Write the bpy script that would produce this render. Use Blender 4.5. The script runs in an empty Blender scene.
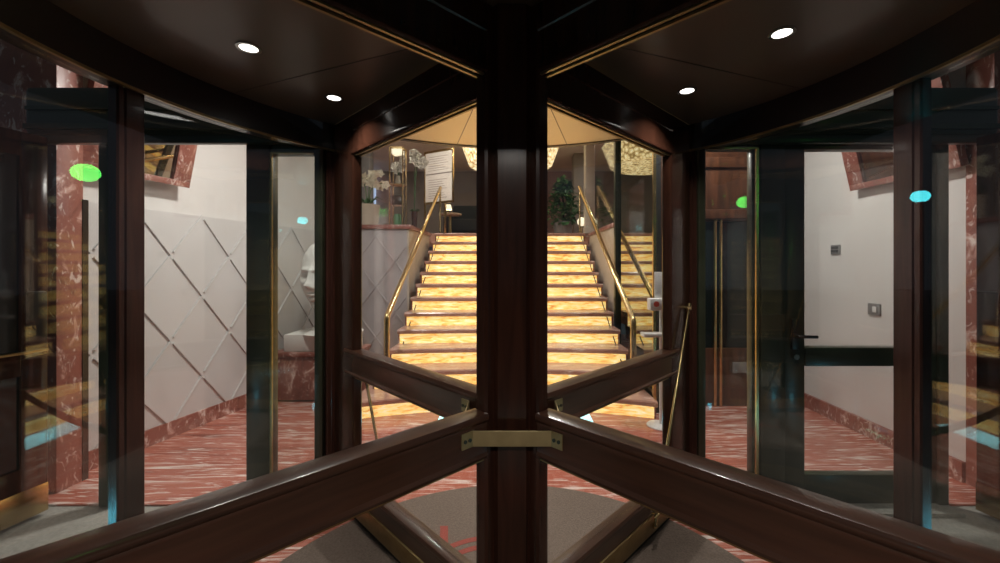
import bpy, bmesh, math, random
from mathutils import Vector, Matrix, noise
R = math.radians
S = bpy.context.scene
C = S.collection

# ------------------------------------------------------------------ camera, world, exposure
cam_d = bpy.data.cameras.new('camera'); cam = bpy.data.objects.new('camera', cam_d); C.objects.link(cam)
cam.location = (0, 0, 1.5); cam.rotation_euler = (R(90), 0, 0)
cam_d.sensor_width = 36; cam_d.lens = 410 / 1000 * 36
cam_d.shift_x = -0.012; cam_d.shift_y = -0.0155
cam_d.clip_start = 0.02; cam_d.clip_end = 200
S.camera = cam
S.view_settings.view_transform = 'Standard'; S.view_settings.look = 'None'
S.view_settings.exposure = 0.0; S.view_settings.gamma = 1.0; S.view_settings.use_curve_mapping = False
w = bpy.data.worlds.new('night'); S.world = w; w.use_nodes = True
w.node_tree.nodes['Background'].inputs[0].default_value = (0.034, 0.041, 0.050, 1)
w.node_tree.nodes['Background'].inputs[1].default_value = 1.2
S.cycles.transparent_max_bounces = 32
S.cycles.max_bounces = 12
S.cycles.caustics_reflective = False; S.cycles.caustics_refractive = False

def area_light(name, loc, power, size, color=(1, .93, .84), parent=None, spread=180, shape='DISK', rot=(0, 0, 0)):
    d = bpy.data.lights.new(name, 'AREA'); d.shape = shape; d.size = size; d.energy = power; d.color = color
    d.spread = R(spread)
    o = bpy.data.objects.new(name, d); C.objects.link(o); o.rotation_euler = rot
    if parent: o.parent = parent; o.location = Vector(loc) - parent.location
    else: o.location = loc
    return o

# ------------------------------------------------------------------ materials
def new_mat(name):
    m = bpy.data.materials.new(name); m.use_nodes = True
    return m, m.node_tree.nodes, m.node_tree.links, m.node_tree.nodes['Principled BSDF']

def plain(name, col, rough=.5, metal=0., coat=0., emit=None, es=0., spec=.5):
    m, n, l, p = new_mat(name)
    p.inputs['Base Color'].default_value = (*col, 1); p.inputs['Roughness'].default_value = rough
    p.inputs['Metallic'].default_value = metal; p.inputs['Coat Weight'].default_value = coat
    p.inputs['Coat Roughness'].default_value = .06; p.inputs['Specular IOR Level'].default_value = spec
    if emit: p.inputs['Emission Color'].default_value = (*emit, 1); p.inputs['Emission Strength'].default_value = es
    return m

def coords(n, l, scale=(1, 1, 1), kind='Object'):
    t = n.new('ShaderNodeTexCoord'); mp = n.new('ShaderNodeMapping'); mp.inputs['Scale'].default_value = scale
    l.new(t.outputs[kind], mp.inputs['Vector']); return mp.outputs['Vector']

def ramp(n, l, src, stops):
    r = n.new('ShaderNodeValToRGB'); e = r.color_ramp.elements
    while len(e) < len(stops): e.new(.5)
    for k, (p, c) in enumerate(stops): e[k].position = p; e[k].color = (*c, 1)
    l.new(src, r.inputs[0]); return r

def noisy(name, stops, scale=(1, 1, 1), ns=4., detail=6., dist=0., rough=.4, coat=0., metal=0., bump=0., spec=.5):
    m, n, l, p = new_mat(name); v = coords(n, l, scale)
    t = n.new('ShaderNodeTexNoise'); t.inputs['Scale'].default_value = ns; t.inputs['Detail'].default_value = detail
    t.inputs['Distortion'].default_value = dist; l.new(v, t.inputs['Vector'])
    r = ramp(n, l, t.outputs['Fac'], stops); l.new(r.outputs[0], p.inputs['Base Color'])
    p.inputs['Roughness'].default_value = rough; p.inputs['Coat Weight'].default_value = coat
    p.inputs['Coat Roughness'].default_value = .06; p.inputs['Metallic'].default_value = metal
    p.inputs['Specular IOR Level'].default_value = spec
    if bump:
        b = n.new('ShaderNodeBump'); b.inputs['Strength'].default_value = bump; b.inputs['Distance'].default_value = .01
        l.new(t.outputs['Fac'], b.inputs['Height']); l.new(b.outputs[0], p.inputs['Normal'])
    return m

def marble(name, scale, ns, cols, rough=.18, veins=.5, th=(.60, .70)):
    m, n, l, p = new_mat(name); v = coords(n, l, scale)
    a = n.new('ShaderNodeTexNoise'); a.inputs['Scale'].default_value = ns; a.inputs['Detail'].default_value = 8
    a.inputs['Roughness'].default_value = .62; a.inputs['Distortion'].default_value = .9; l.new(v, a.inputs['Vector'])
    r = ramp(n, l, a.outputs['Fac'], [(.28, cols[0]), (.44, cols[1]), (.55, cols[1]), (.61, cols[2]), (.68, cols[3])])
    b = n.new('ShaderNodeTexNoise'); b.inputs['Scale'].default_value = ns * 2.7; b.inputs['Detail'].default_value = 6
    b.inputs['Distortion'].default_value = 1.6; l.new(v, b.inputs['Vector'])
    r2 = ramp(n, l, b.outputs['Fac'], [(th[0], (0, 0, 0)), (th[1], (1, 1, 1))])
    mx = n.new('ShaderNodeMix'); mx.data_type = 'RGBA'
    k = n.new('ShaderNodeMath'); k.operation = 'MULTIPLY'; k.inputs[1].default_value = veins
    l.new(r2.outputs[0], k.inputs[0]); l.new(k.outputs[0], mx.inputs['Factor'])
    l.new(r.outputs[0], mx.inputs['A']); mx.inputs['B'].default_value = (*cols[3], 1)
    l.new(mx.outputs['Result'], p.inputs['Base Color']); p.inputs['Roughness'].default_value = rough
    return m

RED = [(.13, .036, .027), (.27, .095, .070), (.48, .26, .21), (.76, .64, .58)]
M = {}
M['floor'] = marble('red_marble_floor', (.42, 4.4, 1), 2.8, [(.22, .055, .038), (.43, .13, .088), (.58, .31, .25), (.82, .70, .63)], .16, .85, (.55, .66))
M['red'] = marble('red_marble', (1.6, 1.6, 1), 4.5, RED, .36, .65, (.58, .68))
M['wood'] = noisy('mahogany', [(.3, (.024, .0098, .0062)), (.7, (.050, .0185, .011))], (14, 14, 1.2), 2.2, 5, .6, .15, 0, 0, 0, .32)
M['wood_rail'] = noisy('mahogany_rail', [(.3, (.042, .018, .0105)), (.7, (.078, .033, .019))], (1.2, 16, 16), 2.2, 5, .6, .28, .25)
M['wood_red'] = noisy('red_mahogany', [(.3, (.036, .0145, .0105)), (.7, (.068, .026, .018))], (14, 14, 1.2), 2.2, 5, .6, .24, .1)
M['wood_brown'] = noisy('brown_wood', [(.3, (.045, .018, .009)), (.7, (.11, .04, .018))], (9, 9, 1), 2.2, 5, .6, .3, .3)
M['black_wood'] = plain('black_lacquer', (.016, .011, .009), .3, 0, .2)
M['brass'] = noisy('brass', [(.3, (.52, .37, .17)), (.7, (.64, .47, .24))], (3, 3, 3), 5, 3, 0, .24, 0, 1.)
M['brass_dull'] = noisy('dull_brass', [(.3, (.30, .22, .10)), (.7, (.40, .30, .15))], (3, 3, 3), 6, 4, 0, .38, 0, 1.)
M['brass_satin'] = noisy('satin_brass', [(.3, (.40, .32, .16)), (.7, (.50, .40, .21))], (3, 3, 3), 6, 4, 0, .5, 0, .8)
M['bronze'] = noisy('dark_bronze_aluminium', [(.3, (.026, .029, .016)), (.7, (.037, .040, .024))], (2, 2, 2), 4, 3, 0, .30, .08, 0, 0, .4)
M['steel'] = plain('steel', (.6, .6, .58), .22, 1)
M['dark_glass'] = plain('dark_door_glass', (.010, .015, .014), .05)
M['black'] = plain('black_plastic', (.012, .012, .012), .35)
M['rubber'] = noisy('black_brush', [(.3, (.006, .006, .006)), (.7, (.014, .013, .012))], (60, 60, 4), 6, 3, 0, .8)
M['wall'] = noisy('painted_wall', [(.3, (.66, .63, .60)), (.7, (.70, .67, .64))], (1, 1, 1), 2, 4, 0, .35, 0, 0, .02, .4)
M['lattice'] = noisy('grey_panel', [(.3, (.56, .54, .52)), (.7, (.60, .58, .565))], (1, 1, 1), 2, 4, 0, .38, 0, 0, .0, .4)
M['lilac'] = noisy('lilac_panel', [(.3, (.42, .38, .38)), (.7, (.46, .42, .42))], (1, 1, 1), 2, 4, 0, .45)
M['ceil'] = plain('white_ceiling', (.72, .70, .66), .8)
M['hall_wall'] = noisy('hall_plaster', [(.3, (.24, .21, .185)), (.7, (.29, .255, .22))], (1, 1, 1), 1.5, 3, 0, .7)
M['pink_wall'] = noisy('pink_plaster', [(.3, (.30, .19, .18)), (.7, (.35, .225, .21))], (1, 1, 1), 1.5, 3, 0, .7)
M['beige'] = noisy('beige_stone', [(.3, (.50, .42, .32)), (.7, (.60, .52, .42))], (1, 1, 1), 3, 5, 0, .5)
M['ivory'] = noisy('ivory_stone', [(.3, (.66, .60, .47)), (.7, (.74, .68, .56))], (1, 1, 1), 3, 5, 0, .45)
M['grey_stone'] = noisy('grey_stone', [(.3, (.17, .165, .16)), (.7, (.23, .225, .215))], (1, 1, 1), 3, 5, 0, .5)
M['mat'] = noisy('brown_carpet', [(.3, (.14, .105, .085)), (.7, (.20, .155, .128))], (1, 1, 1), 90, 3, 0, .95, 0, 0, .3, .1)
M['mat_red'] = noisy('red_carpet', [(.3, (.30, .065, .05)), (.7, (.38, .085, .07))], (1, 1, 1), 90, 3, 0, .95, 0, 0, .3, .1)
M['out_floor'] = noisy('grey_coir', [(.3, (.27, .255, .225)), (.7, (.36, .34, .30))], (1, 1, 1), 60, 3, 0, .9)
M['asphalt'] = noisy('asphalt', [(.3, (.02, .02, .022)), (.7, (.04, .04, .042))], (1, 1, 1), 30, 3, 0, .7)
M['canopy'] = noisy('brown_lacquer', [(.3, (.095, .070, .048)), (.7, (.11, .082, .057))], (1, 1, 1), 1.2, 2, 0, .34, .15, 0)
M['canopy_stair_glow'] = noisy('stair_glow_lacquer', [(.3, (.86, .78, .56)), (.7, (.90, .82, .60))], (1, 1, 1), 1.2, 2, 0, .42, 0, .9)  # gold tint and metal finish put in for the stairs' reflection
M['plaster_white'] = noisy('white_plaster', [(.3, (.74, .71, .66)), (.7, (.80, .77, .73))], (1, 1, 1), 5, 5, 0, .55, 0, 0, .05)
M['leaf'] = noisy('leaf', [(.3, (.03, .09, .03)), (.7, (.08, .20, .065))], (1, 1, 1), 4, 3, 0, .5)
M['petal'] = plain('petal', (.80, .76, .60), .6)
M['petal_white'] = plain('white_petal', (.85, .83, .76), .6)
M['soil'] = plain('soil', (.03, .02, .012), .9)
M['paper'] = noisy('paper', [(.3, (.62, .56, .50)), (.7, (.66, .60, .54))], (1, 1, 1), 3, 3, 0, .7)
M['ink'] = plain('ink', (.20, .16, .14), .7)
M['white'] = plain('white_paint', (.74, .72, .70), .4)
M['red_paint'] = plain('red_paint', (.55, .06, .05), .5)
M['green_cup'] = plain('green_glaze', (.12, .28, .14), .3)
M['yellow'] = plain('yellow_paint', (.62, .52, .12), .5)
M['dark_fabric'] = plain('dark_fabric', (.018, .022, .024), .8)
M['mirror_dark'] = plain('smoked_mirror', (.40, .41, .31), .015, 1)
M['mirror'] = plain('mirror_glass', (.55, .50, .44), .02, 1)
M['lens'] = plain('lamp_lens', (.9, .9, .9), .4, 0, 0, (1, .95, .90), 4)
M['hall_lens'] = plain('hall_lens', (.9, .9, .9), .4, 0, 0, (1, .93, .84), 6)
M['shade'] = plain('lit_shade', (.9, .86, .75), .5, 0, 0, (1, .88, .64), 1.25)
M['blue_lit'] = plain('blue_lit_window', (.5, .6, .8), .5, 0, 0, (.50, .66, 1), .75)
M['cyan_lit'] = plain('cyan_patch_glow', (.4, .8, .85), .4, 0, 0, (.42, .90, 1.0), 1.6)
M['green_lamp'] = plain('green_lamp', (.1, .8, .2), .4, 0, 0, (.13, 1.0, .14), 11)
M['added_ground_lens'] = plain('added_ground_lens', (.2, .8, .9), .4, 0, 0, (.16, .75, 1.0), 12)
M['cyan_lamp'] = plain('cyan_lamp', (.2, .8, .9), .4, 0, 0, (.10, .9, 1.0), 11)

def glass_mat(name, tint, ior=1.5, gain=1.0):
    m = bpy.data.materials.new(name); m.use_nodes = True; n = m.node_tree.nodes; l = m.node_tree.links; n.clear()
    out = n.new('ShaderNodeOutputMaterial'); mix = n.new('ShaderNodeMixShader')
    tr = n.new('ShaderNodeBsdfTransparent'); tr.inputs[0].default_value = (*tint, 1)
    gl = n.new('ShaderNodeBsdfGlossy'); gl.inputs['Roughness'].default_value = 0.0; gl.inputs[0].default_value = (1, 1, 1, 1)
    g = n.new('ShaderNodeNewGeometry'); mi = n.new('ShaderNodeMix'); mi.data_type = 'FLOAT'
    mi.inputs['A'].default_value = ior; mi.inputs['B'].default_value = 1 / ior
    f = n.new('ShaderNodeFresnel'); l.new(g.outputs['Backfacing'], mi.inputs['Factor']); l.new(mi.outputs['Result'], f.inputs['IOR'])
    k = n.new('ShaderNodeMath'); k.operation = 'MULTIPLY'; k.inputs[1].default_value = gain; l.new(f.outputs[0], k.inputs[0])
    l.new(k.outputs[0], mix.inputs[0]); l.new(tr.outputs[0], mix.inputs[1]); l.new(gl.outputs[0], mix.inputs[2])
    l.new(mix.outputs[0], out.inputs[0]); return m
M['glass'] = glass_mat('clear_glass', (.985, .992, .985))
M['glass_dimmed'] = glass_mat('dimmed_view_glass', (.86, .88, .87))  # tint darkens the left pane, standing in for the dimmer wall behind
M['glass_green'] = glass_mat('greenish_glass', (.90, .95, .90))

def onyx():
    m, n, l, p = new_mat('led_glow_onyx'); v = coords(n, l, (2.2, 5, 13))
    t = n.new('ShaderNodeTexNoise'); t.inputs['Scale'].default_value = 2.4; t.inputs['Detail'].default_value = 7
    t.inputs['Distortion'].default_value = 1.2; l.new(v, t.inputs['Vector'])
    r = ramp(n, l, t.outputs['Fac'], [(.30, (.60, .26, .06)), (.43, (.98, .55, .14)), (.54, (1, .75, .28)), (.68, (1, .91, .58))])
    l.new(r.outputs[0], p.inputs['Base Color']); l.new(r.outputs[0], p.inputs['Emission Color'])
    p.inputs['Emission Strength'].default_value = 1.1; p.inputs['Roughness'].default_value = .3  # emission stands in for LED light falling on the riser stone
    return m
M['onyx'] = onyx()
def crystal():
    m, n, l, p = new_mat('crystal_shade'); v = coords(n, l)
    t = n.new('ShaderNodeTexVoronoi'); t.inputs['Scale'].default_value = 16; l.new(v, t.inputs['Vector'])
    r = ramp(n, l, t.outputs['Distance'], [(.15, (1, .93, .70)), (.45, (.95, .72, .38)), (.75, (.35, .22, .09))])
    l.new(r.outputs[0], p.inputs['Emission Color']); l.new(r.outputs[0], p.inputs['Base Color']); p.inputs['Emission Strength'].default_value = 1.5
    return m
M['crystal'] = crystal()
M['tread'] = marble('pink_tread_marble', (1.2, 4, 4), 2.5, [(.30, .15, .11), (.50, .28, .21), (.62, .42, .33), (.80, .66, .56)], .22, .5)

# ------------------------------------------------------------------ mesh helpers
class MB:
    def __init__(s): s.v = []; s.f = []
    def add(s, vs, fs):
        b = len(s.v); s.v += [tuple(v) for v in vs]; s.f += [tuple(b + i for i in f) for f in fs]; return s
    def box(s, x0, x1, y0, y1, z0, z1, mtx=None, bev=0.0):
        bm = bmesh.new(); bmesh.ops.create_cube(bm, size=1)
        for v in bm.verts: v.co = Vector(((x0 + x1) / 2 + v.co.x * (x1 - x0), (y0 + y1) / 2 + v.co.y * (y1 - y0), (z0 + z1) / 2 + v.co.z * (z1 - z0)))
        if bev: bmesh.ops.bevel(bm, geom=bm.edges[:], offset=bev, segments=2, affect='EDGES', profile=.5)
        if mtx: bm.transform(mtx)
        s.bm(bm); return s
    def bm(s, bm):
        bm.verts.index_update(); b = len(s.v)
        s.v += [tuple(v.co) for v in bm.verts]; s.f += [tuple(b + v.index for v in f.verts) for f in bm.faces]; bm.free()
    def extrude(s, prof, a, b, ex, ey):
        """closed profile (u,v) swept straight from a to b; u along ex, v along ey"""
        a, b, ex, ey = Vector(a), Vector(b), Vector(ex), Vector(ey); n = len(prof)
        vs = [a + ex * u + ey * v for u, v in prof] + [b + ex * u + ey * v for u, v in prof]
        fs = [(i, (i + 1) % n, n + (i + 1) % n, n + i) for i in range(n)] + [tuple(range(n - 1, -1, -1)), tuple(range(n, 2 * n))]
        return s.add(vs, fs)
    def tube(s, pts, r, n=10, cap=True):
        pts = [Vector(p) for p in pts]; rs = r if isinstance(r, (list, tuple)) else [r] * len(pts)
        vs = []; fs = []; up = None
        for i, p in enumerate(pts):
            d = (pts[min(i + 1, len(pts) - 1)] - pts[max(i - 1, 0)]).normalized()
            if up is None: up = Vector((0, 0, 1)) if abs(d.z) < .9 else Vector((1, 0, 0))
            a = d.cross(up).normalized(); up = a.cross(d).normalized()
            for k in range(n):
                t = 2 * math.pi * k / n; vs.append(p + (a * math.cos(t) + up * math.sin(t)) * rs[i])
        for i in range(len(pts) - 1):
            for k in range(n): fs.append((i * n + k, i * n + (k + 1) % n, (i + 1) * n + (k + 1) % n, (i + 1) * n + k))
        if cap: fs += [tuple(range(n - 1, -1, -1)), tuple((len(pts) - 1) * n + k for k in range(n))]
        return s.add(vs, fs)
    def lathe(s, prof, c=(0, 0, 0), n=32):
        vs = [(c[0] + r * math.cos(2 * math.pi * k / n), c[1] + r * math.sin(2 * math.pi * k / n), c[2] + z) for r, z in prof for k in range(n)]
        fs = [(i * n + k, i * n + (k + 1) % n, (i + 1) * n + (k + 1) % n, (i + 1) * n + k) for i in range(len(prof) - 1) for k in range(n)]
        fs += [tuple(range(n - 1, -1, -1)), tuple((len(prof) - 1) * n + k for k in range(n))]
        return s.add(vs, fs)
    def arc(s, c, r0, r1, a0, a1, z0, z1, n=48, full=False):
        vs = []; fs = []
        for i in range(n + 1):
            a = R(a0 + (a1 - a0) * i / n); ca, sa = math.cos(a), math.sin(a)
            vs += [(c[0] + r0 * ca, c[1] + r0 * sa, z0), (c[0] + r1 * ca, c[1] + r1 * sa, z0), (c[0] + r1 * ca, c[1] + r1 * sa, z1), (c[0] + r0 * ca, c[1] + r0 * sa, z1)]
        for i in range(n):
            for k in range(4): fs.append((4 * i + k, 4 * i + (k + 1) % 4, 4 * i + 4 + (k + 1) % 4, 4 * i + 4 + k))
        if not full: fs += [(0, 3, 2, 1), (4 * n, 4 * n + 1, 4 * n + 2, 4 * n + 3)]
        return s.add(vs, fs)
    def ball(s, c, r, sc=(1, 1, 1), sub=2):
        bm = bmesh.new(); bmesh.ops.create_icosphere(bm, subdivisions=sub, radius=r)
        for v in bm.verts: v.co = Vector((c[0] + v.co.x * sc[0], c[1] + v.co.y * sc[1], c[2] + v.co.z * sc[2]))
        s.bm(bm); return s

def fix(me, angle=35, flat=False):
    bm = bmesh.new(); bm.from_mesh(me); bmesh.ops.recalc_face_normals(bm, faces=bm.faces[:]); bm.to_mesh(me); bm.free()
    if not flat:
        me.shade_smooth(); me.set_sharp_from_angle(angle=R(angle))

def part(name, mb, mat, parent=None, label=None, origin=None, angle=35):
    """link MB (world coordinates unless parent is at the origin) as one object under parent"""
    off = Vector(origin) if origin is not None else (wloc(parent) if parent else Vector((0, 0, 0)))
    me = bpy.data.meshes.new(name); me.from_pydata([tuple(Vector(v) - off) for v in mb.v], [], mb.f); fix(me, angle)
    me.materials.append(mat); o = bpy.data.objects.new(name, me); C.objects.link(o)
    if parent: o.parent = parent
    if origin is not None: o.location = Vector(origin) - (wloc(parent) if parent else Vector((0, 0, 0)))
    if label: o['label'] = label
    return o
def wloc(o):
    l = Vector(o.location)
    while o.parent: o = o.parent; l += o.location
    return l
def tag(o, label, cat, group=None, kind=None):
    o['label'] = label; o['category'] = cat
    if group: o['group'] = group
    if kind: o['kind'] = kind
    return o
def thing(name, loc, label, cat, group=None, rz=0, kind=None):
    o = bpy.data.objects.new(name, None); o.empty_display_size = .1; C.objects.link(o); o.location = loc; o.rotation_euler[2] = rz
    return tag(o, label, cat, group, kind)
def struct(name, mb, mat, label, cat, angle=35):
    return tag(part(name, mb, mat, angle=angle), label, cat, kind='structure')
def copy_tree(o, parent=None):
    c = o.copy(); C.objects.link(c)
    if parent: c.parent = parent
    for ch in o.children: copy_tree(ch, c)
    return c

D = 1.5                      # the drum's axis stands 1.5 m ahead of the camera
HALL = 2.112                 # height of the upper hall's floor

# ------------------------------------------------------------------ floors
mb = MB(); mb.box(-4.0, 4.0, 2.58, 9.0, -.12, 0); mb.arc((0, D), .0, 1.72, 0, 360, -.12, .001, 64, True)
struct('floor', mb, M['floor'], 'red marble lobby floor with white streaks', 'floor')
struct('floor_exterior', MB().box(-4.2, 4.2, -1.6, 2.58, -.14, -.012), M['out_floor'], 'grey coir floor outside the glass screen', 'floor')
struct('floor_street', MB().box(-25, 25, -25, -1.6, -.2, -.05), M['asphalt'], 'dark asphalt of the street outside', 'ground')
struct('floor_hall', MB().box(-5.2, 5.2, 7.69, 12, HALL - .25, HALL - .002), M['tread'], 'marble floor of the upper hall', 'floor')

# ------------------------------------------------------------------ side walls, pilasters, baseboards, ceilings
def LX(y): return -3.07 + .204 * (y - 3.43)          # left wall line
def slab_left(y0, y1, z0, z1, t0, t1):
    """box along the left wall, from t0 (into the wall, negative) to t1 (into the room)"""
    d = Vector((.204, 1, 0)).normalized(); n = Vector((d.y, -d.x, 0))
    mb = MB(); q = [Vector((LX(y), y, 0)) + n * t for y, t in ((y0, t0), (y1, t0), (y1, t1), (y0, t1))]
    vs = [(p.x, p.y, z) for z in (z0, z1) for p in q]
    return mb.add(vs, [(3, 2, 1, 0), (4, 5, 6, 7), (0, 1, 5, 4), (1, 2, 6, 5), (2, 3, 7, 6), (3, 0, 4, 7)])
wl = struct('wall_left', slab_left(2.86, 6.2, 0, 3.5, -.2, 0), M['wall'], 'pale painted left wall above the diamond panelling', 'wall')
struct('wall_right', MB().box(3.145, 3.345, 2.82, 4.6, 0, 3.5), M['wall'], 'plain pale right wall of the lobby', 'wall')
struct('baseboard_left', slab_left(2.97, 6.1, 0, .14, 0, .062), M['red'], 'red marble baseboard under the diamond panels', 'baseboard')
struct('baseboard_right', MB().box(3.115, 3.145, 2.84, 4.42, 0, .14), M['red'], 'red marble baseboard along the plain right wall', 'baseboard')
struct('trim_1', MB().box(-3.6, -3.0, 2.70, 2.87, 0, 3.5, bev=.004), M['red'], 'red marble pilaster at the left wall end', 'pilaster')
struct('trim_2', MB().box(3.13, 3.6, 2.66, 2.83, 0, 3.5, bev=.004), M['red'], 'red marble pilaster at the right wall end', 'pilaster')
struct('trim_3', MB().box(-3.03, -2.995, 2.86, 2.90, 0, 1.965), M['black_wood'], 'dark end strip of the diamond panelling', 'trim')
struct('ceiling', MB().box(-4, 4, 2.7, 6.0, 3.4, 3.5), M['ceil'], 'white lobby ceiling above the screen', 'ceiling')
struct('ceiling_hall', MB().box(-5.2, 5.2, 6.0, 12, 4.2, 4.3), M['ceil'], 'pale ceiling of the upper hall', 'ceiling')
struct('wall_lintel', MB().box(-5.2, 5.2, 5.9, 6.0, 3.4, 4.3), M['ceil'], 'white bulkhead between the two ceilings', 'wall')
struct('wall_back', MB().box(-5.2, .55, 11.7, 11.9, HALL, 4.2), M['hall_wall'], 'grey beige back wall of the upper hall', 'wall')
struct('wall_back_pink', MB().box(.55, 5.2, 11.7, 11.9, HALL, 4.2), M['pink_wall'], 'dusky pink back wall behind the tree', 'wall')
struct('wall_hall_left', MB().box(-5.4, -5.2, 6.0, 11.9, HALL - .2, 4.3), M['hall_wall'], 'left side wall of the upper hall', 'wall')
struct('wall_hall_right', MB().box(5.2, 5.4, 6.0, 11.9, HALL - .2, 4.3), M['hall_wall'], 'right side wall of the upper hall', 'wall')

# diamond panelling (raised lattice) -------------------------------------------------
def clip_seg(p, d, x0, x1, z0, z1):
    t0, t1 = -1e9, 1e9
    for pc, dc, lo, hi in ((p[0], d[0], x0, x1), (p[1], d[1], z0, z1)):
        a, b = (lo - pc) / dc, (hi - pc) / dc
        if a > b: a, b = b, a
        t0, t1 = max(t0, a), min(t1, b)
    return (t0, t1) if t1 - t0 > .03 else None
def lattice(origin, du, nrm, s0, s1, z0, z1, sref, zref, hw, hh):
    """ribs crossing at (sref + i*hw, zref + j*hh), i+j even; ribs are broken where they meet, as woven strips"""
    o, du, nrm = Vector(origin), Vector(du).normalized(), Vector(nrm).normalized(); up = Vector((0, 0, 1)); mb = MB()
    L = math.hypot(hw, hh)
    for sgn in (1, -1):
        e = (hw / L, sgn * hh / L)
        for k in range(-30, 31):
            p = (sref + 2 * hw * k, zref); c = clip_seg(p, e, s0, s1, z0, z1)
            if not c: continue
            j0, j1 = math.floor(c[0] / L) - 1, math.ceil(c[1] / L) + 1
            for j in range(j0, j1):
                a, b = max(c[0], j * L + .035), min(c[1], (j + 1) * L + (.0 if sgn > 0 else -.0))
                if b - a < .04: continue
                A = o + du * (p[0] + e[0] * a) + up * (p[1] + e[1] * a); B = o + du * (p[0] + e[0] * b) + up * (p[1] + e[1] * b)
                ex = (du * (-e[1]) + up * e[0])
                mb.extrude([(-.011, 0), (.011, 0), (.007, .014), (-.007, .014)], A, B, ex, nrm)
    return mb
dl = Vector((.204, 1, 0)).normalized(); nl = Vector((dl.y, -dl.x, 0)); kl = math.hypot(.204, 1)
o0 = Vector((LX(2.97), 2.97, 0)) + nl * .045
pn = part('panel_backing', slab_left(2.97, 6.1, .14, 1.97, 0, .045), M['lattice'], wl)
rb = part('panel_ribs', lattice(o0, dl, nl, 0, (6.05 - 2.97) * kl, .14, 1.97, (3.885 - 2.97) * kl, 1.97, .285 * kl, .375), M['lattice'], pn)
# podium left of the stairs: lilac lattice front, beige stair side, red marble cap
pod = struct('wall_podium_left', MB().box(-2.7, -1.56, 6.1, 7.62, 0, 2.05), M['lilac'], 'low lilac panelled wall left of the stairs', 'low wall')
part('panel_ribs', lattice((-2.7, 6.1, 0), (1, 0, 0), (0, -1, 0), .12, 1.12, .05, 2.03, (.10), 2.03 - .09, .285, .375), M['lilac'], pod)
part('side_panel', MB().box(-1.56, -1.535, 6.1, 7.62, 0, 2.05), M['beige'], pod)
part('marble_cap', MB().box(-2.7, -1.50, 6.05, 7.64, 2.05, 2.112, bev=.006), M['red'], pod)
struct('floor_left_hall', MB().box(-5.2, -1.56, 7.62, 7.7, HALL - .2, HALL), M['tread'], 'marble threshold behind the left low wall', 'floor')
struct('floor_left_bay', MB().box(-5.2, -2.7, 6.1, 7.62, HALL - .2, HALL), M['tread'], 'raised marble floor left of the low wall', 'floor')
podr = struct('wall_podium_right', MB().box(1.50, 3.3, 5.62, 7.62, 0, 2.05), M['lilac'], 'low wall right of the stairs', 'low wall')
part('side_panel', MB().box(1.44, 1.50, 5.62, 7.62, 0, 2.05), M['beige'], podr)
part('marble_cap', MB().box(1.42, 3.3, 5.66, 7.64, 2.05, 2.112, bev=.006), M['red'], podr)
# smoked mirror wall right of the stairs
mw = struct('wall_mirror_right', MB().box(1.455, 1.52, 4.18, 5.58, 0, 3.4), M['black'], 'smoked mirror wall right of the stairs', 'mirror wall')
part('mirror_sheet', MB().box(1.44, 1.455, 4.19, 5.56, .02, 3.39), M['mirror_dark'], mw)
part('brass_edge', MB().box(1.43, 1.46, 4.15, 4.18, 0, 3.4), M['brass'], mw)
part('dark_post', MB().box(1.40, 1.48, 5.56, 5.64, 0, 3.4), M['bronze'], mw)
w3 = struct('window_3', MB().box(1.44, 1.455, 5.64, 7.1, HALL, 3.4), M['glass_green'], 'greenish glass screen on the right low wall', 'glass screen')
# wall with the wooden door seen through the right pane
struct('wall_back_right', MB().box(1.53, 3.145, 4.44, 4.6, 0, 3.5), M['wood_brown'], 'brown wood wall behind the right pane', 'wall')

# ------------------------------------------------------------------ aluminium screen on the facade line
Y0, Y1 = 2.57, 2.63
def frame_rect(mb, x0, x1, z0, z1, t, tb=None, tt=None, y0=Y0, y1=Y1):
    tb = t if tb is None else tb; tt = t if tt is None else tt
    mb.box(x0, x0 + t, y0, y1, z0, z1, bev=.004); mb.box(x1 - t, x1, y0, y1, z0, z1, bev=.004)
    mb.box(x0 + t, x1 - t, y0, y1, z1 - tt, z1, bev=.004); mb.box(x0 + t, x1 - t, y0, y1, z0, z0 + tb, bev=.004)
    return mb
for nm, x0, x1, lb in (('trim_4', -2.98, -1.19, 'dark bronze header box over the left doorway'), ('trim_11', 1.17, 2.98, 'dark bronze header box over the right door')):
    h_ = struct(nm, MB().box(x0, x1, 2.50, 2.66, 2.30, 2.60, bev=.03), M['bronze'], lb, 'header')
    part('ledge', MB().box(x0 + .03, x1 - .03, 2.47, 2.5, 2.33, 2.36), M['bronze'], h_); part('ledge', MB().box(x0 + .03, x1 - .03, 2.48, 2.5, 2.45, 2.47), M['bronze'], h_); part('lip', MB().box(x0 + .02, x1 - .02, 2.515, 2.56, 2.255, 2.31, None, .004), M['bronze'], h_)
w1 = struct('window_1', frame_rect(MB(), -1.655, -1.19, 0, 2.30, .05, .18, .10).box(-1.655, -1.51, 2.55, 2.65, 0, 2.30, bev=.006), M['bronze'], 'narrow bronze side pane left of the drum', 'window')
part('glass_pane', MB().box(-1.51, -1.24, 2.595, 2.605, .18, 2.20), M['glass_dimmed'], w1)
part('brass_bead', MB().box(-1.512, -1.498, 2.555, 2.57, .18, 2.21).box(-1.5, -1.24, 2.555, 2.57, 2.2, 2.212).box(-1.5, -1.24, 2.555, 2.57, .178, .192), M['brass_dull'], w1)
struct('trim_5', MB().box(-2.575, -2.49, 2.55, 2.65, 0, 2.30, bev=.006), M['bronze'], 'dark bronze jamb of the open left doorway', 'door jamb')
w2 = struct('window_2', frame_rect(MB(), 1.17, 1.55, 0, 2.30, .045, .19, .07), M['bronze'], 'narrow bronze side pane right of the drum', 'window')
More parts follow.
